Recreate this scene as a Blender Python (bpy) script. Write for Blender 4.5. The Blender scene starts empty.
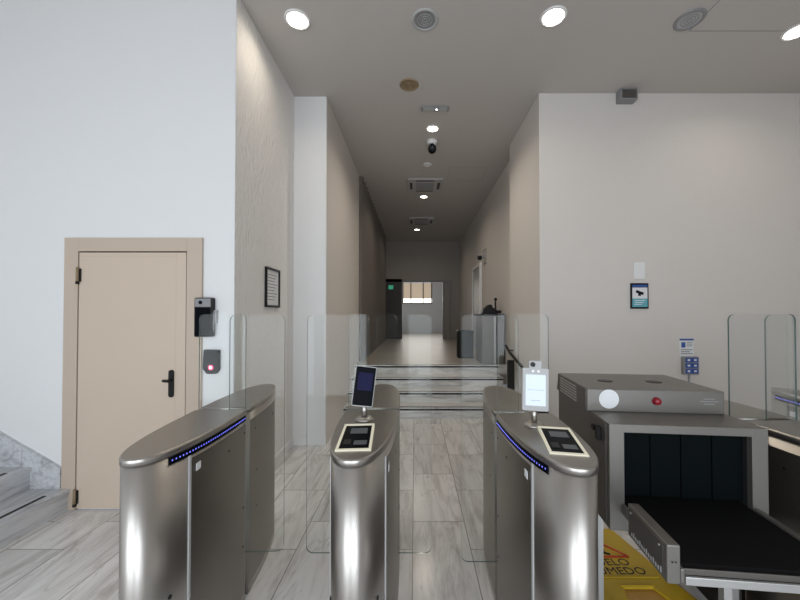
import bpy, bmesh, math, random
from mathutils import Vector, Matrix
PI = math.pi
random.seed(4)
S = bpy.context.scene
C = S.collection

# ------------------------------------------------------------ camera, world, light
cam = bpy.data.cameras.new('camera')
cam.sensor_fit = 'HORIZONTAL'; cam.sensor_width = 36; cam.lens = 36*345/800
cam.shift_x = -15/800; cam.shift_y = 9.2/800; cam.clip_start = .02
camo = bpy.data.objects.new('camera', cam); C.objects.link(camo)
camo.location = (0, 0, 1.5); camo.rotation_euler = (math.radians(90.8), 0, 0)
S.camera = camo
S.view_settings.view_transform = 'Standard'; S.view_settings.look = 'None'
S.view_settings.gamma = 1; S.view_settings.exposure = 0.0
w = bpy.data.worlds.new('world'); S.world = w; w.use_nodes = True
w.node_tree.nodes['Background'].inputs[0].default_value = (.72, .84, 1, 1)
w.node_tree.nodes['Background'].inputs[1].default_value = 1.0

def area(name, loc, rot, sx, sy, power, col, spread=180):
    l = bpy.data.lights.new(name, 'AREA'); l.shape = 'RECTANGLE'; l.size = sx; l.size_y = sy
    l.energy = power; l.color = col; l.spread = math.radians(spread)
    o = bpy.data.objects.new(name, l); C.objects.link(o); o.location = loc; o.rotation_euler = rot
    return o
# daylight coming in through the glazed street front behind the viewer
for px, pw in ((-3.05, 26), (-2.1, 26), (-1.2, 29), (.25, 29), (1.15, 27), (2.05, 23)):
    area('daylight_pane', (px, -2.25, 1.5), (PI/2, 0, 0), .72, 2.8, pw, (.9, .95, 1))
area('daylight_far', (0.3, 15.6, 2.3), (-PI/2, 0, 0), 2.0, 1.6, 32, (1, .95, .88))

# ------------------------------------------------------------ materials
def nodes(name):
    m = bpy.data.materials.new(name); m.use_nodes = True
    nt = m.node_tree; b = nt.nodes['Principled BSDF']
    return m, nt, b
def mat(name, col, rough=.5, metal=0, spec=.5, emit=None, es=0, bump=0, bscale=60, stretch=None, var=0, coat=0):
    m, nt, b = nodes(name)
    b.inputs['Base Color'].default_value = (*col, 1)
    b.inputs['Roughness'].default_value = rough
    b.inputs['Metallic'].default_value = metal
    b.inputs['Specular IOR Level'].default_value = spec
    b.inputs['Coat Weight'].default_value = coat
    if emit:
        b.inputs['Emission Color'].default_value = (*emit, 1); b.inputs['Emission Strength'].default_value = es
    tc = nt.nodes.new('ShaderNodeTexCoord')
    mp = nt.nodes.new('ShaderNodeMapping'); nt.links.new(tc.outputs['Object'], mp.inputs[0])
    if stretch: mp.inputs['Scale'].default_value = stretch
    nz = nt.nodes.new('ShaderNodeTexNoise'); nz.inputs['Scale'].default_value = bscale; nz.inputs['Detail'].default_value = 4
    nt.links.new(mp.outputs[0], nz.inputs[0])
    if bump:
        bp = nt.nodes.new('ShaderNodeBump'); bp.inputs['Strength'].default_value = bump; bp.inputs['Distance'].default_value = .02
        nt.links.new(nz.outputs[0], bp.inputs['Height']); nt.links.new(bp.outputs[0], b.inputs['Normal'])
    if var:
        mx = nt.nodes.new('ShaderNodeMix'); mx.data_type = 'RGBA'
        mx.inputs[6].default_value = (*[c*(1-var) for c in col], 1)
        mx.inputs[7].default_value = (*[min(1, c*(1+var)) for c in col], 1)
        nt.links.new(nz.outputs[0], mx.inputs[0]); nt.links.new(mx.outputs[2], b.inputs['Base Color'])
    return m

def marble(name, base, dark, tile=None, rough=.22, vein=(1.2, 5, 3), rotz=0, joint=(.25, .24, .23)):
    m, nt, b = nodes(name); L = nt.links.new; N = nt.nodes.new
    g = N('ShaderNodeNewGeometry')
    fac = None
    pos = g.outputs['Position']
    br = None
    if tile:
        mp = N('ShaderNodeMapping'); mp.inputs['Rotation'].default_value = (0, 0, PI/2)
        mp.inputs['Location'].default_value = tile[2]
        L(pos, mp.inputs[0])
        br = N('ShaderNodeTexBrick'); L(mp.outputs[0], br.inputs[0])
        br.inputs['Color1'].default_value = (0, 0, 0, 1); br.inputs['Color2'].default_value = (1, 1, 1, 1)
        br.inputs['Mortar'].default_value = (.5, .5, .5, 1)
        br.inputs['Scale'].default_value = 1; br.inputs['Brick Width'].default_value = tile[1]; br.inputs['Row Height'].default_value = tile[0]
        br.inputs['Mortar Size'].default_value = .0028; br.inputs['Mortar Smooth'].default_value = .1; br.offset = .4
    m2 = N('ShaderNodeMapping'); m2.inputs['Scale'].default_value = vein; m2.inputs['Rotation'].default_value = (0, 0, rotz)
    if br:
        ad = N('ShaderNodeVectorMath'); ad.operation = 'MULTIPLY_ADD'
        L(br.outputs[0], ad.inputs[0]); ad.inputs[1].default_value = (7, 11, 3); L(pos, ad.inputs[2]); L(ad.outputs[0], m2.inputs[0])
    else: L(pos, m2.inputs[0])
    nz = N('ShaderNodeTexNoise'); nz.inputs['Scale'].default_value = 2.2; nz.inputs['Detail'].default_value = 9
    nz.inputs['Roughness'].default_value = .62; nz.inputs['Distortion'].default_value = 1.3; L(m2.outputs[0], nz.inputs[0])
    cr = N('ShaderNodeValToRGB'); e = cr.color_ramp.elements
    e[0].position = .30; e[0].color = (*dark, 1); e[1].position = .56; e[1].color = (*base, 1)
    x = e.new(.44); x.color = (*[(p*.35+q*.65) for p, q in zip(dark, base)], 1)
    L(nz.outputs[0], cr.inputs[0])
    # thin veins
    wv = N('ShaderNodeTexNoise'); wv.inputs['Scale'].default_value = 1.1; wv.inputs['Detail'].default_value = 6; wv.inputs['Distortion'].default_value = 2; L(m2.outputs[0], wv.inputs[0])
    ab = N('ShaderNodeMath'); ab.operation = 'SUBTRACT'; L(wv.outputs[0], ab.inputs[0]); ab.inputs[1].default_value = .5
    a2 = N('ShaderNodeMath'); a2.operation = 'ABSOLUTE'; L(ab.outputs[0], a2.inputs[0])
    lt = N('ShaderNodeMapRange'); lt.inputs[1].default_value = 0; lt.inputs[2].default_value = .02; lt.inputs[3].default_value = .45; lt.inputs[4].default_value = 0; L(a2.outputs[0], lt.inputs[0])
    mv = N('ShaderNodeMix'); mv.data_type = 'RGBA'; L(lt.outputs[0], mv.inputs[0]); L(cr.outputs[0], mv.inputs[6]); mv.inputs[7].default_value = (*dark, 1)
    out = mv.outputs[2]
    if br:
        tv = N('ShaderNodeMix'); tv.data_type = 'RGBA'; tv.blend_type = 'MULTIPLY'; tv.inputs[0].default_value = 1
        L(out, tv.inputs[6])
        r2 = N('ShaderNodeMapRange'); r2.inputs[3].default_value = .86; r2.inputs[4].default_value = 1.06; L(br.outputs[0], r2.inputs[0])
        L(r2.outputs[0], tv.inputs[7])
        mj = N('ShaderNodeMix'); mj.data_type = 'RGBA'; L(br.outputs['Fac'], mj.inputs[0]); L(tv.outputs[2], mj.inputs[6]); mj.inputs[7].default_value = (*joint, 1)
        out = mj.outputs[2]
    L(out, b.inputs['Base Color']); b.inputs['Roughness'].default_value = rough
    return m

def glassm(name, tint, rf=.5, haze=0.0):
    m = bpy.data.materials.new(name); m.use_nodes = True; nt = m.node_tree; nt.nodes.clear(); N = nt.nodes.new; L = nt.links.new
    o = N('ShaderNodeOutputMaterial'); t = N('ShaderNodeBsdfTransparent'); t.inputs[0].default_value = (*tint, 1)
    g = N('ShaderNodeBsdfGlossy'); g.inputs['Roughness'].default_value = .01
    f = N('ShaderNodeFresnel'); f.inputs[0].default_value = 1.5
    mm = N('ShaderNodeMath'); mm.operation = 'MULTIPLY'; L(f.outputs[0], mm.inputs[0]); mm.inputs[1].default_value = rf
    x = N('ShaderNodeMixShader'); L(mm.outputs[0], x.inputs[0]); L(t.outputs[0], x.inputs[1]); L(g.outputs[0], x.inputs[2])
    L(x.outputs[0], o.inputs[0]); return m

def steel(name, col, rough=.3, stretch=(60, 60, 1.2)):
    m, nt, b = nodes(name); L = nt.links.new; N = nt.nodes.new
    b.inputs['Metallic'].default_value = 1
    tc = N('ShaderNodeTexCoord'); mp = N('ShaderNodeMapping'); mp.inputs['Scale'].default_value = stretch; L(tc.outputs['Object'], mp.inputs[0])
    nz = N('ShaderNodeTexNoise'); nz.inputs['Scale'].default_value = 9; nz.inputs['Detail'].default_value = 5; L(mp.outputs[0], nz.inputs[0])
    r = N('ShaderNodeMapRange'); r.inputs[3].default_value = rough-.07; r.inputs[4].default_value = rough+.12; L(nz.outputs[0], r.inputs[0]); L(r.outputs[0], b.inputs['Roughness'])
    mx = N('ShaderNodeMix'); mx.data_type = 'RGBA'; L(nz.outputs[0], mx.inputs[0])
    mx.inputs[6].default_value = (*[c*.85 for c in col], 1); mx.inputs[7].default_value = (*[c*1.12 for c in col], 1); L(mx.outputs[2], b.inputs['Base Color'])
    bp = N('ShaderNodeBump'); bp.inputs['Strength'].default_value = .02; bp.inputs['Distance'].default_value = .01; L(nz.outputs[0], bp.inputs['Height']); L(bp.outputs[0], b.inputs['Normal'])
    return m

M = dict(
    wall=mat('wall_paint', (.78, .78, .78), .7, bump=.05, bscale=25),
    stucco=mat('textured_wall_paint', (.80, .785, .77), 0.75, bump=1.0, bscale=42, stretch=(1, 1, .35)),
    wallr=mat('warm_wall_paint', (.68, .64, .605), .7, bump=.12, bscale=60),
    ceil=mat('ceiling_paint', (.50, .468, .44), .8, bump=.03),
    trim=mat('trim_paint', (.8, .8, .8), .5),
    floor=marble('marble_tiles', (.76, .755, .75), (.42, .40, .385), tile=(.37, .74, (0, .015, 0)), vein=(3.2, .55, 1), rotz=.45, rough=.2),
    lobby=marble('taupe_stone', (.36, .33, .30), (.25, .23, .21), vein=(1, 1, 1), rough=.38),
    step=marble('step_marble', (.72, .72, .71), (.36, .355, .35), vein=(.7, 5, 4), rough=.28),
    stepl=marble('stair_marble', (.60, .61, .63), (.28, .28, .29), vein=(5, .6, 6), rough=.28),
    strip=mat('anti_slip_strip', (.035, .033, .03), .8),
    door=mat('beige_door_paint', (.60, .49, .39), .45, var=.02, bscale=3),
    frame=mat('beige_frame_paint', (.54, .44, .35), .45),
    black=mat('black_plastic', (.010, .010, .010), .4, spec=.25),
    blackm=mat('matte_black', (.015, .015, .015), .7, spec=.2),
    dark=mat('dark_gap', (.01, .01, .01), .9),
    glassblk=mat('black_glass', (.004, .005, .007), .3, spec=.03),
    grey=mat('grey_plastic', (.25, .25, .255), .45),
    lgrey=mat('light_grey_plastic', (.42, .42, .42), .45),
    white=mat('white_plastic', (.8, .8, .8), .4),
    paper=mat('paper', (.75, .76, .77), .8),
    steel=steel('brushed_steel', (.50, .475, .445), .34, (150, 150, .5)),
    steeltop=steel('brushed_steel_cover', (.36, .34, .315), .34, (120, .8, 120)),
    steeld=steel('brushed_steel_panel', (.31, .29, .265), .35, (150, 150, .5)),
    grey_metal=mat('grey_painted_metal', (.185, .175, .16), .40, metal=.55, bump=.02, bscale=200),
    side_metal=mat('side_metal', (.13, .12, .11), .45, metal=.6),
    alu=mat('aluminium', (.55, .55, .54), .35, metal=.8),
    led=mat('blue_led', (.02, .02, .3), .4, emit=(.18, .2, 1), es=1.8),
    cream=mat('lit_cream_frame', (.75, .72, .6), .4, emit=(1, .93, .7), es=.25),
    redlight=mat('red_light', (.5, .02, .08), .4, emit=(1, .1, .25), es=1.2),
    wlight=mat('white_light', (.9, .9, .9), .4, emit=(1, .9, .9), es=3),
    lamp=mat('lamp_diffuser', (1, 1, 1), .4, emit=(1, .9, .74), es=14),
    scr_on=mat('lit_screen', (.3, .35, .4), .2, emit=(.72, .82, .95), es=.55),
    scr_line=mat('screen_line', (.2, .25, .3), .2, emit=(.5, .62, .75), es=.5),
    scr_dim=mat('dim_screen', (.006, .007, .025), .3, spec=.03, emit=(.1, .1, .35), es=.09),
    disp=mat('reader_display', (.09, .095, .10), .3, spec=.1, emit=(.5, .55, .6), es=.05),
    red=mat('red_button', (.26, .01, .02), .35),
    rubber=mat('belt_rubber', (.006, .006, .0065), .8, spec=.1, bump=.02, bscale=300),
    lead=mat('lead_curtain', (.002, .0038, .0042), .6, spec=.05),
    yellow=mat('yellow_plastic', (.50, .33, .012), .5, var=.05, bscale=8),
    orange=mat('worn_orange_plastic', (.5, .27, .06), .5),
    signred=mat('sign_red', (.45, .05, .02), .5),
    brown=mat('brown_plastic', (.26, .19, .11), .5),
    green=mat('green_sign', (.02, .3, .16), .4, emit=(.1, .8, .45), es=.25),
    blue=mat('blue_print', (.03, .09, .35), .4),
    teal=mat('teal_print', (.12, .42, .5), .5),
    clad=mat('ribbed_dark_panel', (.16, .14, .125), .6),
    darkwall=mat('charcoal_panel', (.05, .045, .042), .5),
    farwall=mat('far_wall_paint', (.34, .31, .28), .7),
    bright=mat('far_wall_white', (.8, .79, .76), .7),
    blind=mat('window_blind', (.6, .48, .36), .7, emit=(1, .8, .6), es=.35),
    sky=mat('daylit_pane', (.9, .9, .85), .5, emit=(1, .96, .85), es=2.2),
    glass=glassm('clear_glass', (.98, .99, .987), .24),
    gedge=mat('glass_edge', (.10, .16, .15), .15),
    shop=glassm('shop_front_glass', (.95, .97, .97), .4),
)

# ------------------------------------------------------------ mesh helpers
class MB:
    def __init__(s): s.bm = bmesh.new(); s.mats = []
    def mi(s, m):
        if m not in s.mats: s.mats.append(m)
        return s.mats.index(m)
    def _f(s, vs, i):
        try: f = s.bm.faces.new(vs); f.material_index = i; return f
        except ValueError: return None
    def box(s, x0, x1, y0, y1, z0, z1, m, mtx=None):
        i = s.mi(m)
        v = [Vector(p) for p in ((x0, y0, z0), (x1, y0, z0), (x1, y1, z0), (x0, y1, z0), (x0, y0, z1), (x1, y0, z1), (x1, y1, z1), (x0, y1, z1))]
        if mtx: v = [mtx @ p for p in v]
        v = [s.bm.verts.new(p) for p in v]
        for q in ((3, 2, 1, 0), (4, 5, 6, 7), (0, 1, 5, 4), (1, 2, 6, 5), (2, 3, 7, 6), (3, 0, 4, 7)): s._f([v[k] for k in q], i)
        return s
    def prism(s, pts, axis, a, b, m, mcap=None, mtx=None, inset=0, smooth=False):
        """closed outline pts (2D) extruded along axis between a and b; inset bevels the b end"""
        i = s.mi(m); j = s.mi(mcap or m)
        def P(p, t):
            v = {'z': (p[0], p[1], t), 'y': (p[0], t, p[1]), 'x': (t, p[0], p[1])}[axis]
            v = Vector(v); return mtx @ v if mtx else v
        rings = [(pts, a)]
        if inset:
            cx = sum(p[0] for p in pts)/len(pts); cy = sum(p[1] for p in pts)/len(pts)
            rng = []
            n = len(pts)
            for k, p in enumerate(pts):
                a0 = Vector(pts[k-1]); a1 = Vector(pts[(k+1) % n]); t = (a1-a0); t.normalize()
                nrm = Vector((-t.y, t.x));
                if nrm.dot(Vector((cx, cy))-Vector(p)) < 0: nrm = -nrm
                rng.append(tuple(Vector(p)+nrm*inset))
            sg = 1 if b > a else -1
            rings += [(pts, b-sg*inset), (rng, b)]
        else: rings.append((pts, b))
        vr = [[s.bm.verts.new(P(p, t)) for p in r] for r, t in rings]
        n = len(pts)
        for q in range(len(vr)-1):
            for k in range(n):
                f = s._f([vr[q][k], vr[q][(k+1) % n], vr[q+1][(k+1) % n], vr[q+1][k]], i)
                if f and smooth and q == 0: f.smooth = True
        s._f(list(reversed(vr[0])), j); s._f(vr[-1], j)
        return s
    def lathe(s, prof, m, seg=28, loc=(0, 0, 0), rot=None, cap=True):
        i = s.mi(m); R = (rot or Matrix.Identity(3)); L = Vector(loc); rs = []
        for r, z in prof:
            if r < 1e-6: rs.append([s.bm.verts.new(L + R @ Vector((0, 0, z)))])
            else: rs.append([s.bm.verts.new(L + R @ Vector((r*math.cos(2*PI*k/seg), r*math.sin(2*PI*k/seg), z))) for k in range(seg)])
        for a, b in zip(rs, rs[1:]):
            for k in range(seg):
                k2 = (k+1) % seg
                if len(a) == 1: f = s._f([a[0], b[k2], b[k]], i)
                elif len(b) == 1: f = s._f([a[k], a[k2], b[0]], i)
                else: f = s._f([a[k], a[k2], b[k2], b[k]], i)
                if f: f.smooth = True
        if cap:
            if len(rs[0]) > 1: s._f(list(reversed(rs[0])), i)
            if len(rs[-1]) > 1: s._f(rs[-1], i)
        return s
    def cyl(s, p0, p1, r, m, seg=16):
        p0 = Vector(p0); p1 = Vector(p1); d = p1-p0
        q = d.to_track_quat('Z', 'Y').to_matrix()
        return s.lathe([(r, 0), (r, d.length)], m, seg, p0, q)
    def tube(s, pts, r, m, seg=10):
        i = s.mi(m); pts = [Vector(p) for p in pts]; rs = []
        for k, p in enumerate(pts):
            t = (pts[min(k+1, len(pts)-1)]-pts[max(k-1, 0)]).normalized()
            q = t.to_track_quat('Z', 'Y').to_matrix()
            rs.append([s.bm.verts.new(p+q @ Vector((r*math.cos(2*PI*a/seg), r*math.sin(2*PI*a/seg), 0))) for a in range(seg)])
        for a, b in zip(rs, rs[1:]):
            for k in range(seg):
                f = s._f([a[k], a[(k+1) % seg], b[(k+1) % seg], b[k]], i)
                if f: f.smooth = True
        s._f(list(reversed(rs[0])), i); s._f(rs[-1], i)
        return s
    def text(s, txt, size, m, mtx):
        cu = bpy.data.curves.new('txt', 'FONT'); cu.body = txt; cu.size = size; cu.align_x = 'CENTER'; cu.align_y = 'CENTER'; cu.extrude = .0006; cu.resolution_u = 3
        o = bpy.data.objects.new('txt', cu); C.objects.link(o)
        bpy.context.view_layer.update()
        me = bpy.data.meshes.new_from_object(o.evaluated_get(bpy.context.evaluated_depsgraph_get()))
        i = s.mi(m); vs = [s.bm.verts.new(mtx @ v.co) for v in me.vertices]
        for p in me.polygons: s._f([vs[k] for k in p.vertices], i)
        bpy.data.objects.remove(o); bpy.data.curves.remove(cu); bpy.data.meshes.remove(me)
        return s
    def build(s, name, parent=None, bevel=0, label=None):
        bmesh.ops.recalc_face_normals(s.bm, faces=s.bm.faces)
        me = bpy.data.meshes.new(name); s.bm.to_mesh(me); s.bm.free()
        for m in s.mats: me.materials.append(M[m])
        o = bpy.data.objects.new(name, me); C.objects.link(o)
        if parent: o.parent = parent
        if bevel:
            md = o.modifiers.new('bevel', 'BEVEL'); md.width = bevel; md.segments = 2; md.limit_method = 'ANGLE'; md.angle_limit = math.radians(40)
        if label: o['label'] = label
        return o
def tag(o, label, cat, group=None):
    o['label'] = label; o['category'] = cat
    if group: o['group'] = group
    return o
def thing(name, label, cat, loc=(0, 0, 0), rz=0, group=None):
    o = bpy.data.objects.new(name, None); C.objects.link(o); o.location = loc; o.rotation_euler = (0, 0, rz)
    o.empty_display_size = .1
    return tag(o, label, cat, group)
def struct(o): o['kind'] = 'structure'; return o
def rrect(x0, x1, y0, y1, r, n=6, corners=(1, 1, 1, 1)):
    pts = []
    for (cx, cy, a0, on) in ((x1-r, y1-r, 0, corners[0]), (x0+r, y1-r, 90, corners[1]), (x0+r, y0+r, 180, corners[2]), (x1-r, y0+r, 270, corners[3])):
        if on:
            for k in range(n+1):
                a = math.radians(a0+90*k/n); pts.append((cx+r*math.cos(a), cy+r*math.sin(a)))
        else: pts.append({0: (x1, y1), 90: (x0, y1), 180: (x0, y0), 270: (x1, y0)}[a0])
    return pts

H = 4.03           # ceiling
YB = -2.4          # street front behind the viewer
XL, XR = -4.2, 4.4
# ------------------------------------------------------------ setting
struct(MB().box(XL-.1, XR+.1, YB-.1, 6.2, -.12, 0, 'floor').build('floor'))
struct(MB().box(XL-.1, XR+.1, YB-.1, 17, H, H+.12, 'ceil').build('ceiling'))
struct(MB().box(-1.6, 3.4, 5.9, 17, .3, .636, 'lobby').build('floor_corridor'))
struct(MB().box(XL, -1.406, 2.68, 4.6, 0, H, 'wall').build('wall_door_side'))
struct(MB().box(-1.5, -1.406, 2.681, 3.98, 0, H, 'stucco').box(-1.407, -1.4035, 2.683, 3.98, 0, H, 'stucco').build('wall_textured'))
struct(MB().box(-1.406, -1.03, 3.98, 4.6, 0, H, 'wall').build('wall_column'))
struct(MB().box(-1.5, -1.027, 4.0, 12.0, 0, H, 'wallr').build('wall_corridor_left'))
struct(MB().box(1.42, XR, 3.92, 5.15, 0, H, 'wallr').build('wall_right_front'))
struct(MB().box(1.56, 1.9, 5.15, 12.0, 0, H, 'wallr').build('wall_corridor_right'))
struct(MB().box(XL-.1, XL, YB, 2.68, 0, H, 'wall').build('wall_left'))
struct(MB().box(XR, XR+.1, YB, 4.0, 0, H, 'wallr').build('wall_right'))
# baseboard at the column
struct(MB().box(-1.403, -1.02, 3.967, 3.98, 0, .08, 'trim').box(-1.4035, -1.392, 2.7, 3.967, 0, .08, 'trim').build('baseboard_left'))
# steps up to the corridor
b = MB()
for k in range(4):
    b.box(-1.027, 1.42 if k < 3 else 1.56, 4.976+.3*k, 5.9, .159*k, .159*(k+1)-.022, 'step')
    b.box(-1.027, 1.42 if k < 3 else 1.56, 4.962+.3*k, 5.9, .159*(k+1)-.018, .159*(k+1)+(.0005 if k == 3 else 0), 'step')
    b.box(-1.027, 1.42, 4.972+.3*k, 4.978+.3*k, .159*(k+1)-.045, .159*(k+1)-.018, 'dark').box(-1.0, 1.4, 4.972+.3*k, 5.012+.3*k, .159*(k+1)-.001, .159*(k+1)+.0015, 'strip')  # dark band under each nosing is a painted recess shadow; then the anti-slip strip
struct(b.build('trim_steps'))
# end of corridor and the lobby beyond
b = MB()
b.box(-1.027, 1.56, 12.0, 12.15, 2.62, H, 'farwall').box(-1.5, -.45, 12.0, 12.15, .636, 2.72, 'darkwall').box(1.0, 1.9, 12.0, 12.15, .636, 2.62, 'farwall')
struct(b.build('wall_corridor_end'))
b = MB(); b.box(.96, 1.03, 11.94, 12.02, .636, 2.66, 'grey').box(1.2, 1.25, 11.94, 12.02, .636, 2.66, 'grey').box(-.45, 1.25, 11.96, 12.02, 2.6, 2.66, 'grey')
struct(b.build('trim_corridor_end'))
b = MB(); b.box(-2.2, 3.4, 16.0, 16.1, .5, 2.0, 'bright').box(-2.2, -.56, 16.0, 16.1, 2, 3.0, 'bright').box(.8, 3.4, 16.0, 16.1, 2, 3.0, 'bright').box(-2.2, 3.4, 16.0, 16.1, 3.0, H, 'bright')
b.box(3.3, 3.4, 12.1, 16, .5, H, 'bright').box(-2.3, -2.2, 12.1, 16, .5, H, 'bright')
struct(b.build('wall_lobby'))
b = MB(); b.box(-.56, .8, 16.05, 16.07, 2.0, 2.22, 'sky').box(-.56, .8, 16.05, 16.07, 2.22, 2.95, 'blind')
for x in (-.56, -.19, .38, .77): b.box(x-.02, x+.02, 15.97, 16.05, 1.98, 3.0, 'black')
for z in (2.0, 2.98): b.box(-.58, .8, 15.97, 16.05, z-.02, z+.02, 'black')
struct(b.build('window_1'))
# street front behind the viewer
b = MB(); b.box(XL, XR, YB-.1, YB, 3.0, H, 'wall').box(XL, -3.5, YB-.1, YB, 0, 3.0, 'wall').box(2.5, XR, YB-.1, YB, 0, 3.0, 'wall').box(-.75, -.2, YB-.1, YB, 0, 3.0, 'wall')
struct(b.build('wall_back'))
b = MB()
for x in (-3.5, -2.605, -1.68, -.81, -.2, .67, 1.57, 2.44): b.box(x, x+.06, YB-.06, YB+.02, 0, 3.0, 'grey')
b.box(-3.5, 2.5, YB-.06, YB+.02, 2.94, 3.0, 'grey').box(-3.5, 2.5, YB-.06, YB+.02, 0, .08, 'grey')
struct(b.build('window_2'))
struct(MB().box(-3.5, 2.5, YB-.05, YB-.04, .05, 2.96, 'shop').build('window_3'))
# stair flight at the left, rising to the left along the door wall
b = MB()
for k in range(5):
    x1 = -2.655-.29*k
    b.box(XL, x1, 1.0, 2.68, .165*k, .165*(k+1)-.03, 'stepl').box(XL, x1+.015, 1.0, 2.68, .165*(k+1)-.03, .165*(k+1), 'stepl')
    b.box(x1-.075, x1-.045, 1.05, 2.55, .165*(k+1)-.001, .165*(k+1)+.0015, 'strip')
struct(b.build('trim_stair'))
b = MB()
for k in range(5):
    xa = -2.72-.29*k; za = .165*(k+1)
    b.prism([(xa, za), (xa, za+.155+.0), (xa-.29+.003, za+.155+.165), (xa-.29+.003, za)], 'y', 2.655, 2.68, 'stepl')
    if k == 0: b.prism([(-2.72, .165), (-2.715, .165), (-2.715, .31), (-2.72, .32)], 'y', 2.655, 2.68, 'stepl')
struct(b.build('trim_stair_skirting'))

# ------------------------------------------------------------ beige door
d = thing('door', 'beige metal service door with black lever handle in the left wall', 'door', (-2.178, 2.68, 0))
d.name = 'door_1'; d['kind'] = 'structure'
b = MB()
b.box(-.532, -.425, -.022, 0, 0, 2.09, 'frame').box(.415, .532, -.022, 0, 0, 2.09, 'frame').box(-.425, .415, -.022, 0, 1.985, 2.09, 'frame')
b.box(-.425, -.419, -.008, -.002, 0, 1.985, 'dark').box(.409, .415, -.008, -.002, 0, 1.985, 'dark').box(-.42, .41, -.008, -.002, 1.978, 1.985, 'dark')
b.build('door_frame', d, bevel=.003)
MB().box(-.418, .408, -.017, -.003, .012, 1.976, 'door').box(.33, .334, -.0176, -.016, .02, 1.97, 'frame').box(-.41, .33, -.0176, -.016, 1.945, 1.949, 'frame').build('door_leaf', d, bevel=.002)
b = MB(); b.prism(rrect(.285, .325, .86, 1.07, .018), 'y', -.026, -.0165, 'black')
b.cyl((.305, -.02, .99), (.305, -.055, .99), .011, 'black'); b.tube([(.312, -.052, .99), (.285, -.055, .99), (.268, -.052, .992), (.262, -.05, .99)], .011, 'black')
b.build('door_handle', d)
for z in (1.80, .10):
    b = MB(); b.cyl((-.421, -.028, z-.06), (-.421, -.028, z+.06), .010, 'brown'); b.cyl((-.421, -.028, z-.07), (-.421, -.028, z-.05), .012, 'black'); b.box(-.43, -.40, -.026, -.016, z-.05, z+.05, 'black')
    b.build('hinge', d)

# face terminal on the door frame and card reader
t = thing('access_terminal', 'black face recognition terminal fixed beside the beige door frame', 'access terminal', (-1.612, 2.655, 1.47))
MB().prism(rrect(-.07, .062, -.145, .155, .012), 'y', -.028, .025, 'black').build('housing', t, bevel=.003)
MB().box(-.064, .056, -.031, -.027, .085, .148, 'grey').lathe([(.014, 0), (.014, .004)], 'glassblk', loc=(-.02, -.031, .118), rot=Matrix.Rotation(PI/2, 3, 'X')).build('camera_bar', t)
MB().box(-.060, .052, -.0305, -.027, -.135, .078, 'glassblk').build('screen', t)
MB().box(.062, .07, -.01, .0, -.1, .05, 'grey').box(.062, .084, .0, .025, -.04, .06, 'lgrey').build('bracket', t)
t = thing('card_reader', 'dark card reader with a red light below the black terminal', 'card reader', (-1.568, 2.68, 1.14))
MB().prism([(-.055, .085), (.062, .085), (.062, -.07), (.04, -.1), (-.03, -.1), (-.062, -.06)], 'y', -.03, 0, 'blackm').build('housing', t, bevel=.004)
MB().lathe([(.02, 0), (.02, .003)], 'redlight', loc=(.003, -.0305, -.05), rot=Matrix.Rotation(PI/2, 3, 'X')).lathe([(.008, 0), (.008, .003)], 'wlight', loc=(.003, -.033, -.05), rot=Matrix.Rotation(PI/2, 3, 'X')).build('indicator_light', t)

# framed notice on the textured wall
t = thing('framed_notice', 'framed notice with thin black frame on the textured left wall', 'picture frame', (-1.4035, 3.375, 1.755))
b = MB()
for (a, c, e, f) in ((-.16, .16, .17, .19), (-.16, .16, -.19, -.17), (-.16, -.145, -.17, .17), (.145, .16, -.17, .17)): b.box(0, .022, a, c, e, f, 'black')
b.build('frame', t)
b = MB(); b.box(0, .008, -.145, .145, -.17, .17, 'paper')
for k in range(9): b.box(.008, .0085, -.11, .11-.03*(k % 3), .12-.03*k, .128-.03*k, 'grey')
b.build('notice_sheet', t)

# ------------------------------------------------------------ turnstiles
A, B, NN, MM = .138, .645, 2.8, 2.3
def hw(y): return A*max(0, 1-abs(y/B)**NN)**(1/MM)
def half(sign, gap, off=0, n=30):
    """outline of the front (sign -1) or rear (+1) half of the lens-shaped plan"""
    pts = []
    for k in range(n+1):
        th = PI*k/n
        x = (A+off)*math.copysign(abs(math.cos(th))**(2/MM), math.cos(th)); y = (B+off)*abs(math.sin(th))**(2/NN)
        if y < gap: y = gap
        pts.append((x, sign*y))
    if sign < 0: pts.reverse()
    return pts
def glass_pane(name, x0, x1, z0, z1, y, root, corners=(1, 1, 1, 1), r=.03):
    o = MB().prism(rrect(x0, x1, z0, z1, r, corners=corners), 'y', y-.004, y+.004, 'gedge', 'glass').build(name, root)
    return o
def side_strip(s, ya, yb, z0, z1, off, m, b, n=14):
    i = b.mi(m); prev = None
    for k in range(n+1):
        y = ya+(yb-ya)*k/n; x = s*(hw(y)+off)
        v = (b.bm.verts.new((x, y, z0)), b.bm.verts.new((x, y, z1)), b.bm.verts.new((x-s*.012, y, z1)), b.bm.verts.new((x-s*.012, y, z0)))
        if prev:
            for a in range(4): b._f([prev[a], prev[(a+1) % 4], v[(a+1) % 4], v[a]], i)
        else: b._f(list(v), i)
        prev = v
    b._f(list(reversed(prev)), i)
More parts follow.
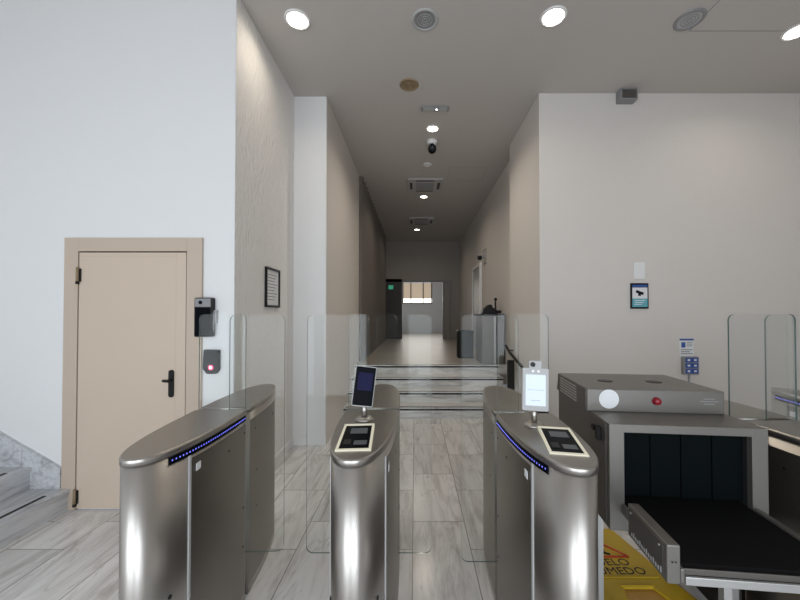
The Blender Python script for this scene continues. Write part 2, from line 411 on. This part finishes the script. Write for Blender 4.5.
def turnstile(label, cx, cy, flaps, leds, rz=0, sides=(-1, 1), a=.138, pane=None):
    global A
    A = a
    t = thing('turnstile', label, 'turnstile', (cx, cy, 0), rz, 'brushed steel flap turnstiles across the passage')
    for sg, nm in ((-1, 'front_housing'), (1, 'rear_housing')):
        MB().prism(half(sg, .02), 'z', .0, .969, 'steel', smooth=True).build(nm, t)
        MB().prism(half(sg, .02, .003), 'z', .971, .998, 'steel', 'steeltop', inset=.004, smooth=True).build('top_cover', t)
    MB().box(-A+.02, A-.02, -.025, -.0125, .0, .97, 'dark').box(-A+.02, A-.02, .0155, .025, .0, .97, 'dark').box(-A+.02, A-.02, -.0125, .0155, .0, .2, 'dark').build('inner_core', t)
    glass_pane('fixed_glass', (pane or -A+.008), A-.008, .9, 1.5, -.007, t)
    for x0, x1 in flaps: glass_pane('glass_flap', x0, x1, .234, 1.497, .007, t, r=.035)
    for s in sides:
        b = MB(); side_strip(s, -.46, -.028, .045, .925, .0015, 'steeld', b); b.build('side_panel', t)
        b = MB(); side_strip(s, .028, .50, .045, .925, .0015, 'steeld', b); b.build('side_panel', t)
        b = MB(); side_strip(s, -.475, -.465, .02, .94, .004, 'lgrey', b, 2); b.build('edge_strip', t)
        for (y, z, r) in ((-.2, .85, .006), (-.04, .88, .006), (-.05, .50, .006), (-.05, .30, .006), (.10, .86, .005), (.12, .62, .005), (.12, .42, .005), (-.55, .45, .008), (.42, .85, .007)):
            x = s*(hw(y)+.001); MB().cyl((x-s*.004, y, z), (x+s*.002, y, z), r, 'black', 8).build('sensor', t)
        x = s*(hw(-.42)+.0015); MB().box(min(x, x+s*.002), max(x, x+s*.002), -.442, -.41, .865, .895, 'paper').build('sticker', t, label='small white sticker')
    for s in leds:
        b = MB(); side_strip(s, -.56, -.03, .940, .968, .0035, 'glassblk', b, 20)
        n = 34
        for k in range(n):
            y = -.55+(.51)*k/(n-1); x = s*(hw(y)+.0035)
            b.box(min(x, x+s*.001), max(x, x+s*.001), y-.0025, y+.0025, .952, .957, 'led')
        b.build('led_strip', t, label='black strip of blue lights')
    return t
def reader(t, x, y, rz):
    x -= t.location.x; y -= t.location.y
    R = Matrix.Translation((x, y, .998)) @ Matrix.Rotation(rz, 4, 'Z') @ Matrix.Rotation(math.radians(1.5), 4, 'X')
    b = MB()
    for (a, c, e, f) in ((-.066, .066, .125, .14), (-.066, .066, -.14, -.125), (-.066, -.056, -.125, .125), (.056, .066, -.125, .125)): b.box(a, c, e, f, -.006, .008, 'cream', R)
    p = b.build('reader_panel', t, label='card reader panel with pale lit frame')
    MB().box(-.056, .056, -.125, .125, -.006, .005, 'glassblk', R).build('reader_glass', p)
    MB().box(-.03, .04, .03, .09, .005, .006, 'disp', R).build('display', p)
    MB().box(-.005, .045, -.085, -.045, .005, .006, 'disp', R).box(-.045, -.018, -.085, -.035, .005, .007, 'black', R).build('card_slot', p)
def terminal(t, x, y, z, yaw, tilt, roll, wd, ht, lit):
    x -= t.location.x; y -= t.location.y
    b = MB(); b.lathe([(.042, 0), (.042, .006), (.034, .014), (.016, .016)], 'steel', loc=(x, y, .998)); b.cyl((x, y, 1.01), (x, y, z-ht/2+.01), .013, 'steel')
    pole = b.build('terminal_stand', t)
    R = Matrix.Translation((x, y-.012, z)) @ Matrix.Rotation(yaw, 4, 'Z') @ Matrix.Rotation(roll, 4, 'Y') @ Matrix.Rotation(tilt, 4, 'X')
    h = MB().prism(rrect(-wd/2, wd/2, -ht/2, ht/2, .006), 'y', -.011, .011, 'lgrey', mtx=R).build('face_terminal', t, label='pale grey face terminal with lit white screen' if lit else 'face terminal with dark blue screen')
    if lit:
        b = MB(); b.prism(rrect(-wd/2+.013, wd/2-.013, -ht/2+.022, ht/2-.028, .004), 'y', -.0125, -.0105, 'scr_on', mtx=R)
        b.box(-wd/2+.02, wd/2-.02, -.0130, -.0124, -.004, -.001, 'scr_line', R).box(-.02, .02, -.0130, -.0124, -.05, -.046, 'scr_line', R)
        b.build('screen', h)
        b = MB()
        for q in (-.012, .012): b.lathe([(.006, 0), (.006, .002)], 'white', 12, R @ Vector((q, -.011, ht/2-.013)), (R.to_3x3() @ Matrix.Rotation(PI/2, 3, 'X')))
        b.build('sensor_eyes', h)
        b = MB(); b.box(-.028, .026, -.008, .012, ht/2, ht/2+.032, 'lgrey', R); b.lathe([(.011, 0), (.011, .004)], 'black', 14, R @ Vector((-.012, -.008, ht/2+.016)), (R.to_3x3() @ Matrix.Rotation(PI/2, 3, 'X')))
        b.build('camera_module', h)
    else:
        MB().prism(rrect(-wd/2+.003, wd/2-.003, -ht/2+.004, ht/2-.004, .004), 'y', -.0125, -.0105, 'glassblk', mtx=R).build('bezel', h)
        MB().box(-wd/2+.016, wd/2-.014, -.0132, -.0124, -.02, ht/2-.03, 'scr_dim', R).build('screen', h)
t1 = turnstile('steel turnstile at the left, nearest the beige door, with a blue light strip', -1.02, 1.84, [(.03, .319)], [1], sides=(1,), a=.128, rz=math.radians(3))
t2 = turnstile('middle steel turnstile with a tilted dark-screen face terminal', -.224, 1.84, [(-.352, -.02), (.02, .312)], [], a=.135)
reader(t2, -.237, 1.41, math.radians(4)); terminal(t2, -.24, 1.643, 1.16, math.radians(12), math.radians(-12), math.radians(8), .098, .185, False)
t3 = turnstile('steel turnstile beside the baggage scanner carrying a bright-screen face terminal', .552, 1.775, [(-.315, -.02)], [-1], sides=(-1,))
reader(t3, .575, 1.37, math.radians(-11)); terminal(t3, .535, 1.555, 1.165, math.radians(-6), math.radians(-6), math.radians(2), .112, .185, True)
t4 = turnstile('steel turnstile to the right of the baggage scanner, touching its far side', 1.69, 1.66, [(.0, .36)], [1], sides=(-1,), pane=-.19)
t5 = turnstile('rightmost turnstile at the picture edge, its blue light strip showing', 2.46, 1.72, [(.02, .31)], [1], sides=(1,), rz=PI)

# ------------------------------------------------------------ baggage scanner
x = thing('baggage_scanner', 'grey steel baggage x-ray scanner with open conveyor and black curtain', 'x-ray scanner', (1.145, 1.46, 0), math.radians(-6))
W = .31
b = MB()
b.box(-W, -.25, 0, .70, .573, 1.026, 'grey_metal').box(.25, W, 0, .70, .573, 1.026, 'grey_metal').box(-.25, .25, 0, .70, .992, 1.026, 'grey_metal').box(-.25, .25, 0, .70, .573, .665, 'grey_metal').box(-.2505, -.2485, .025, .67, .665, .99, 'dark').box(.2485, .2505, .025, .67, .665, .99, 'dark').box(-.248, .248, .025, .67, .989, .9925, 'dark')
b.build('tunnel_housing', x, bevel=.004)
MB().box(-W-.004, -W, .03, .69, .58, 1.02, 'side_metal').build('side_panel', x, label='dark side panel')
MB().box(-.25, .25, .67, .69, .592, .992, 'dark').build('tunnel_back', x)
MB().prism([(.2, 1.026), (.2, 1.134), (.66, 1.134), (.698, 1.026)], 'x', -.325, .292, 'grey_metal').build('hood', x, bevel=.004)
MB().box(-.329, -.325, .21, .655, 1.03, 1.13, 'side_metal').build('hood_side', x)
b = MB()
for k in range(6): b.box(-.333, -.329, .34, .60, 1.038+.015*k, 1.045+.015*k, 'alu')
b.build('vent_louver', x)
for q in (-.15, .10):
    MB().lathe([(.038, 0), (.038, .0015), (.03, .0015)], 'black', loc=(q, .42, 1.134)).build('lifting_socket', x)
MB().lathe([(.046, 0), (.046, .0015)], 'paper', 36, (-.225, .2, 1.087), Matrix.Rotation(PI/2, 3, 'X')).build('sticker', x, label='round white sticker')
MB().lathe([(.019, 0), (.019, .004), (.012, .006), (.012, .012), (.016, .016), (.014, .021), (0, .023)], 'red', 24, (-.01, .2, 1.083), Matrix.Rotation(PI/2, 3, 'X')).build('emergency_button', x, label='red emergency stop button')
b = MB()
for k in range(3): b.box(.2-.015*(k == 1), .25+.015*(k == 1), .1985, .2, 1.072+.012*k, 1.076+.012*k, 'grey')
b.build('maker_plate', x)
MB().box(-W-.02, -W-.003, .07, .10, .93, .99, 'black').box(-W-.02, -W-.003, .12, .15, .96, .98, 'black').build('side_latch', x)
for k in range(8):
    x0 = -.248+.062*k
    MB().box(x0+.001, x0+.061, .04+.004*(k % 2), .043+.004*(k % 2), .705, .988, 'lead').build('curtain_strip', x)
# conveyor
MB().prism([(-.355, .65), (-.37, .66), (-.37, .68), (-.355, .692), (.66, .692), (.66, .67), (0, .67), (0, .65)], 'x', -.247, .247, 'rubber').build('conveyor_belt', x, bevel=.002)
MB().box(-.302, -.262, -.382, -.135, .64, .763, 'grey_metal').box(-.262, -.249, -.382, -.002, .645, .69, 'grey_metal').build('side_guard', x, bevel=.004)
MB().box(.249, .272, -.382, -.002, .645, .70, 'grey_metal').build('side_rail', x, bevel=.003)
b = MB(); b.box(-.3045, -.302, -.36, -.15, .655, .75, 'side_metal')
b.cyl((-.3045, -.345, .74), (-.308, -.345, .74), .004, 'alu', 8); b.cyl((-.3045, -.165, .74), (-.308, -.165, .74), .004, 'alu', 8)
for k in range(14): b.box(-.3055, -.3044, -.355+.014*k, -.349+.014*k, .655, .668+.006*(k % 3 == 0), 'lgrey')
b.build('guard_scale', x)
MB().box(-.249, .249, -.386, -.376, .642, .668, 'alu').box(-.249, .249, -.376, -.371, .668, .688, 'side_metal').build('front_bar', x, bevel=.002)
for q in (-.287, -.277): MB().cyl((q, -.3835, .71), (q, -.3825, .71), .003, 'black', 8).build('bolt', x)
for (q, r, z) in ((-.29, .16, .573), (.29, .16, .573), (-.29, .66, .573), (.29, .66, .573), (-.06, -.28, .655), (.2, -.28, .655)):
    b = MB(); b.box(q-.013, q+.013, r-.013, r+.013, .03, z, 'alu').lathe([(.02, 0), (.024, .01), (.02, .03)], 'black', 16, (q, r, 0)); b.build('leg', x)
MB().box(.27, .30, .18, .64, .09, .573, 'blackm').build('lower_cover', x)

# wet floor sign lying under the scanner
s_ = thing('wet_floor_sign', 'yellow folding wet floor sign lying under the scanner conveyor', 'warning sign', (1.15, 1.925, .0), 0)
MB().prism([(-.24, -.16), (-.06, -.16), (-.03, -.05), (.13, -.05), (.17, -.16), (.30, -.16), (.19, .46), (-.19, .46)], 'z', .018, .032, 'yellow').build('front_leaf', s_, bevel=.004)
MB().prism([(-.24, -.24), (-.06, -.24), (-.03, -.12), (.10, -.12), (.14, -.24), (.36, -.24), (.20, .33), (-.16, .33)], 'z', 0, .015, 'orange').build('rear_leaf', s_, bevel=.004)
MB().box(-.21, .21, .015, .021, .031, .037, 'yellow').box(-.04, .14, -.045, -.038, .031, .037, 'yellow').build('ridge', s_)
T = Matrix.Translation((0, 0, .0325))
b = MB(); b.text('SUELO', .078, 'black', T @ Matrix.Translation((0, .135, 0))); b.text('HÚMEDO', .078, 'black', T @ Matrix.Translation((0, .065, 0)))
b.build('lettering', s_, label='black lettering SUELO HÚMEDO')
b = MB()
tri = [(-.14, .18), (.14, .18), (0, .34)]
for i in range(3):
    p = Vector((*tri[i], .034)); q = Vector((*tri[(i+1) % 3], .034)); b.cyl(p, q, .006, 'signred', 8)
b.tube([(-.03, .20, .034), (.0, .22, .034), (.02, .235, .034), (.0, .26, .034)], .006, 'black', 6); b.tube([(0, .22, .034), (.04, .20, .034)], .006, 'black', 6); b.lathe([(.011, 0), (.011, .002)], 'black', 12, (-.005, .28, .033))
b.build('warning_symbol', s_)

# ------------------------------------------------------------ right wall things
YW = 3.92
t = thing('notice_frame', 'black framed camera notice with blue text on the right wall', 'sign', (2.545, YW, 1.705))
b = MB(); b.box(-.1, .1, -.018, 0, -.145, .145, 'black'); b.build('frame', t, bevel=.003)
b = MB(); b.box(-.085, .085, -.0195, -.0175, -.125, .095, 'paper').box(-.085, .085, -.0205, -.019, -.125, -.03, 'teal').box(-.085, .085, -.0205, -.019, .1, .125, 'blue')
b.box(-.06, .03, -.0215, -.0195, .02, .05, 'black', Matrix.Rotation(.35, 4, 'Y')).box(-.02, .01, -.0215, -.0195, -.0, .03, 'black')
for k in range(3): b.box(-.06, .06-.02*k, -.0215, -.0204, -.055-.022*k, -.047-.022*k, 'paper')
b.build('notice_sheet', t)
tag(MB().box(2.49, 2.615, YW-.006, YW, 1.90, 2.09, 'white').build('blank_plate', bevel=.002), 'small blank white plate on the wall above the framed camera notice', 'plate')
t = thing('instruction_label', 'small white printed label above the wall switch box', 'label', (3.08, YW, 1.12))
b = MB(); b.box(-.08, .08, -.003, 0, -.1, .1, 'paper').build('label_sheet', t)
b = MB(); b.box(-.06, -.015, -.0045, -.0029, .0, .06, 'blue')
for k in range(3): b.box(.0, .065, -.004, -.0029, .055-.02*k, .063-.02*k, 'grey')
for k in range(3): b.box(-.065, .065-.03*(k % 2), -.004, -.0029, -.03-.022*k, -.02-.022*k, 'grey')
b.box(-.08, .08, -.004, -.0029, .08, .1, 'blue').build('print', t)
t = thing('switch_box', 'dark wall switch box with six blue buttons', 'switch', (3.10, YW, .925))
MB().box(-.085, .085, -.045, 0, -.105, .095, 'grey').build('housing', t, bevel=.006)
for i in range(2):
    for j in range(3):
        MB().box(-.068+.072*i, -.006+.072*i+.004, -.053, -.044, .035-.062*j, .085-.062*j, 'blue').box(-.05+.072*i, -.022+.072*i, -.0545, -.0525, .05-.062*j, .07-.062*j, 'paper').build('button', t)
MB().cyl((0, -.012, -.105), (0, -.012, -.3), .008, 'lgrey').build('conduit', t)
tag(MB().box(2.30, 2.49, YW-.1, YW, 3.90, H, 'grey').box(2.315, 2.475, YW-.104, YW-.1, 3.915, 4.01, 'side_metal').build('junction_box', bevel=.008), 'grey box at the top of the right wall under the ceiling', 'junction box')

# ------------------------------------------------------------ ceiling things
def light_thing(label, X, Y, power, r=.075):
    t = thing('ceiling_light', label, 'ceiling light', (X, Y, H), 0, 'round recessed ceiling lights')
    MB().lathe([(r+.02, 0), (r+.018, -.008), (r, -.01), (r, -.002)], 'white', 36, cap=False).build('trim_ring', t)
    MB().lathe([(r, -.003), (r*.6, -.006), (0, -.007)], 'lamp', 36, cap=False).build('diffuser', t)
    l = bpy.data.lights.new('lamp_glow', 'AREA'); l.shape = 'DISK'; l.size = r*1.8; l.energy = power; l.color = (1, .88, .72); l.spread = math.radians(150)
    o = bpy.data.objects.new('lamp_glow', l); C.objects.link(o); o.parent = t; o.location = (0, 0, -.014)
light_thing('recessed ceiling light at the upper left, above the textured wall', -1.01, 2.93, 3.5, .088)
light_thing('recessed ceiling light at the top, right of the round speaker', 1.177, 2.90, 3.5, .088)
light_thing('recessed ceiling light at the right edge of the picture', 3.42, 3.05, 3.5, .088)
light_thing('corridor ceiling light in front of the dome camera', .24, 4.67, 14, .07)
light_thing('corridor ceiling light between the two air conditioning vents', .19, 7.4, 9, .07)
light_thing('farthest small ceiling light deep in the corridor', .06, 10.3, 5, .07)
def disc(name, label, cat, X, Y, m, m2, r):
    t = thing(name, label, cat, (X, Y, H))
    MB().lathe([(r, 0), (r, -.006), (r-.006, -.012), (r-.022, -.012), (r-.026, -.006)], m, 40, cap=False).build('rim', t)
    b = MB(); b.lathe([(r-.024, -.005), (0, -.006)], m2, 40, cap=False)
    for q in (.75, .5, .25): b.lathe([((r-.03)*q, -.006), ((r-.03)*q, -.009), ((r-.03)*q-.004, -.009), ((r-.03)*q-.004, -.006)], m, 36, cap=False)
    b.build('grille', t)
disc('ceiling_speaker', 'round white ceiling speaker at the top centre between two lights', 'speaker', .085, 2.93, 'lgrey', 'grey', .115)
disc('ceiling_speaker', 'round grey ceiling speaker beside the access hatch line', 'speaker', 2.36, 2.93, 'grey', 'lgrey', .115)
disc('ceiling_diffuser', 'round brown ceiling diffuser above the passage', 'vent', -.065, 3.77, 'brown', 'brown', .105)
disc('smoke_detector', 'small round white detector on the corridor ceiling before the first vent', 'detector', .21, 5.8, 'white', 'lgrey', .07)
t = thing('emergency_light', 'flat rectangular emergency light on the corridor ceiling', 'emergency light', (.245, 4.2, H))
MB().box(-.17, .17, -.05, .05, -.02, 0, 'grey').build('housing', t, bevel=.004)
MB().lathe([(.014, 0), (.01, -.008), (0, -.01)], 'wlight', 14, (.02, 0, -.02), cap=False).build('indicator_light', t)
MB().box(-.145, -.01, -.035, .035, -.024, -.019, 'lgrey').box(.05, .15, -.035, .035, -.024, -.019, 'lgrey').build('diffuser', t)
t = thing('dome_camera', 'black and white dome security camera hanging from the corridor ceiling', 'security camera', (.25, 5.0, H))
MB().lathe([(.075, 0), (.075, -.03), (.06, -.05), (.03, -.055)], 'white', 28).build('mount', t)
MB().lathe([(.03, -.05), (.035, -.07), (.055, -.09), (.062, -.13), (.05, -.165), (.025, -.185), (0, -.19)], 'glassblk', 28, cap=False).build('camera_ball', t)
def cassette(label, X, Y):
    t = thing('air_conditioning_cassette', label, 'air conditioner', (X, Y, H), 0, 'square ceiling air conditioning cassettes')
    MB().box(-.33, .33, -.33, .33, -.035, 0, 'lgrey').build('panel', t, bevel=.008)
    b = MB()
    for k in range(9): b.box(-.17, .17, -.17+.04*k, -.15+.04*k, -.042, -.034, 'grey')
    b.build('grille', t)
    for (a, c, e, f) in ((-.17, .17, -.29, -.24), (-.17, .17, .24, .29), (-.29, -.24, -.17, .17), (.24, .29, -.17, .17)): MB().box(a, c, e, f, -.037, -.0345, 'black').build('air_slot', t)
cassette('nearer square air conditioning vent in the corridor ceiling', .19, 6.7)
cassette('farther square air conditioning vent deep in the corridor ceiling', .17, 9.3)
b = MB()
def hatch(name, x0, x1, y0, y1, label):
    b = MB(); e = .006
    b.box(x0, x1, y0, y0+e, H-.003, H, 'grey').box(x0, x1, y1-e, y1, H-.003, H, 'grey').box(x0, x0+e, y0+e, y1-e, H-.003, H, 'grey').box(x1-e, x1, y0+e, y1-e, H-.003, H, 'grey')
    b.box(x0+e, x1-e, y0+e, y1-e, H-.0015, H, 'ceil')
    tag(b.build(name), label, 'hatch')
hatch('access_hatch', .6, 1.25, 5.9, 6.5, 'square access hatch in the corridor ceiling beside the vent')
hatch('access_hatch', 2.45, 3.4, 2.2, 3.05, 'square access hatch in the ceiling above the right side')

# ------------------------------------------------------------ corridor things
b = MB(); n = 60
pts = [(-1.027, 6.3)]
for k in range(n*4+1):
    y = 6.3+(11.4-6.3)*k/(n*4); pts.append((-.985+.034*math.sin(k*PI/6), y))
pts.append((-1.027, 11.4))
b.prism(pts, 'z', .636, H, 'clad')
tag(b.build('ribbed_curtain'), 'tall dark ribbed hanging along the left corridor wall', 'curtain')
t = thing('door', 'pale door in the right corridor wall', 'door', (1.56, 8.6, .636)); t.name = 'door_2'; t['kind'] = 'structure'
MB().box(-.05, 0, -.55, -.46, 0, 2.08, 'trim').box(-.05, 0, .46, .55, 0, 2.08, 'trim').box(-.05, 0, -.46, .46, 1.99, 2.08, 'trim').build('door_frame', t)
MB().box(-.03, 0, -.45, .45, .01, 1.98, 'lgrey').build('door_leaf', t)
t = thing('wall_camera', 'small black camera on a pale bracket high on the right corridor wall', 'security camera', (1.56, 7.65, 2.78))
MB().box(-.02, 0, -.14, .14, -.16, -.145, 'lgrey').box(-.02, 0, -.14, .14, .145, .16, 'lgrey').box(-.02, 0, -.14, -.125, -.145, .145, 'lgrey').box(-.02, 0, .125, .14, -.145, .145, 'lgrey').build('bracket_frame', t)
MB().box(-.16, 0, -.04, .04, -.02, .03, 'lgrey').build('arm', t)
MB().lathe([(.05, .02), (.055, 0), (.05, -.05), (.02, -.07), (0, -.072)], 'black', 18, (-.12, 0, -.01)).build('camera_body', t)
t = thing('side_desk', 'tall grey desk at the top of the steps against the right corridor wall', 'desk', (1.335, 6.2, .636))
MB().box(-.185, .19, -.28, .3, 0, .83, 'grey_metal').build('body', t, bevel=.004)
MB().box(-.22, .205, -.31, .32, .83, .864, 'blackm').build('desktop', t, bevel=.003)
MB().box(.02, .05, -.288, -.28, .02, .82, 'lgrey').box(.055, .075, -.286, -.28, .02, .82, 'black').build('edge_strip', t)
t = thing('desk_telephone', 'black desk console with upright handset on the tall grey desk', 'telephone', (1.335, 6.1, 1.5))
MB().prism([(-.17, 0), (.12, 0), (.12, .06), (.03, .11), (.0, .17), (-.05, .16), (-.14, .08)], 'y', -.08, .08, 'black').build('base', t, bevel=.006)
b = MB(); b.tube([(.08, 0, .03), (.09, 0, .12), (.085, 0, .2), (.09, 0, .25)], .016, 'black'); b.lathe([(0, -.03), (.022, -.02), (.03, 0), (.022, .02), (0, .03)], 'black', 14, (.09, 0, .26), cap=False); b.lathe([(0, -.035), (.03, -.02), (.038, 0), (.03, .02), (0, .035)], 'black', 14, (.16, 0, .04), cap=False)
b.build('handset', t)
t = thing('waste_bin', 'black bin standing beside the tall grey desk above the steps', 'bin', (1.0, 6.93, .636))
MB().prism(rrect(-.15, .15, -.15, .15, .03), 'z', 0, .5, 'blackm').build('bin_body', t)
MB().prism(rrect(-.158, .158, -.158, .158, .03), 'z', .5, .54, 'black', inset=.008).build('lid', t)
t = thing('handrail', 'black sloping handrail fixed beside the right side of the steps', 'handrail', (1.42, 4.9, 0))
MB().tube([(-.07, -.85, .70), (-.07, -.72, .79), (-.07, .0, .945), (-.07, .24, 1.03)], .02, 'black').build('rail', t)
for (y, z) in ((-.6, .815), (.1, .975)): MB().cyl((-.07, y, z), (0, y, z), .01, 'black').build('bracket', t)
t = thing('stair_post', 'short dark post beside the right end of the steps', 'post', (1.33, 4.8, 0))
MB().box(-.045, .045, -.03, .03, .02, .86, 'blackm').build('post_body', t, bevel=.008)
MB().lathe([(.075, 0), (.075, .02), (.05, .03)], 'black', 20).build('base_plate', t)
tag(MB().box(-.92, -.76, 11.975, 12.0, 2.36, 2.5, 'green').build('exit_sign', bevel=.003), 'small green exit sign on the dark wall at the corridor end', 'sign')
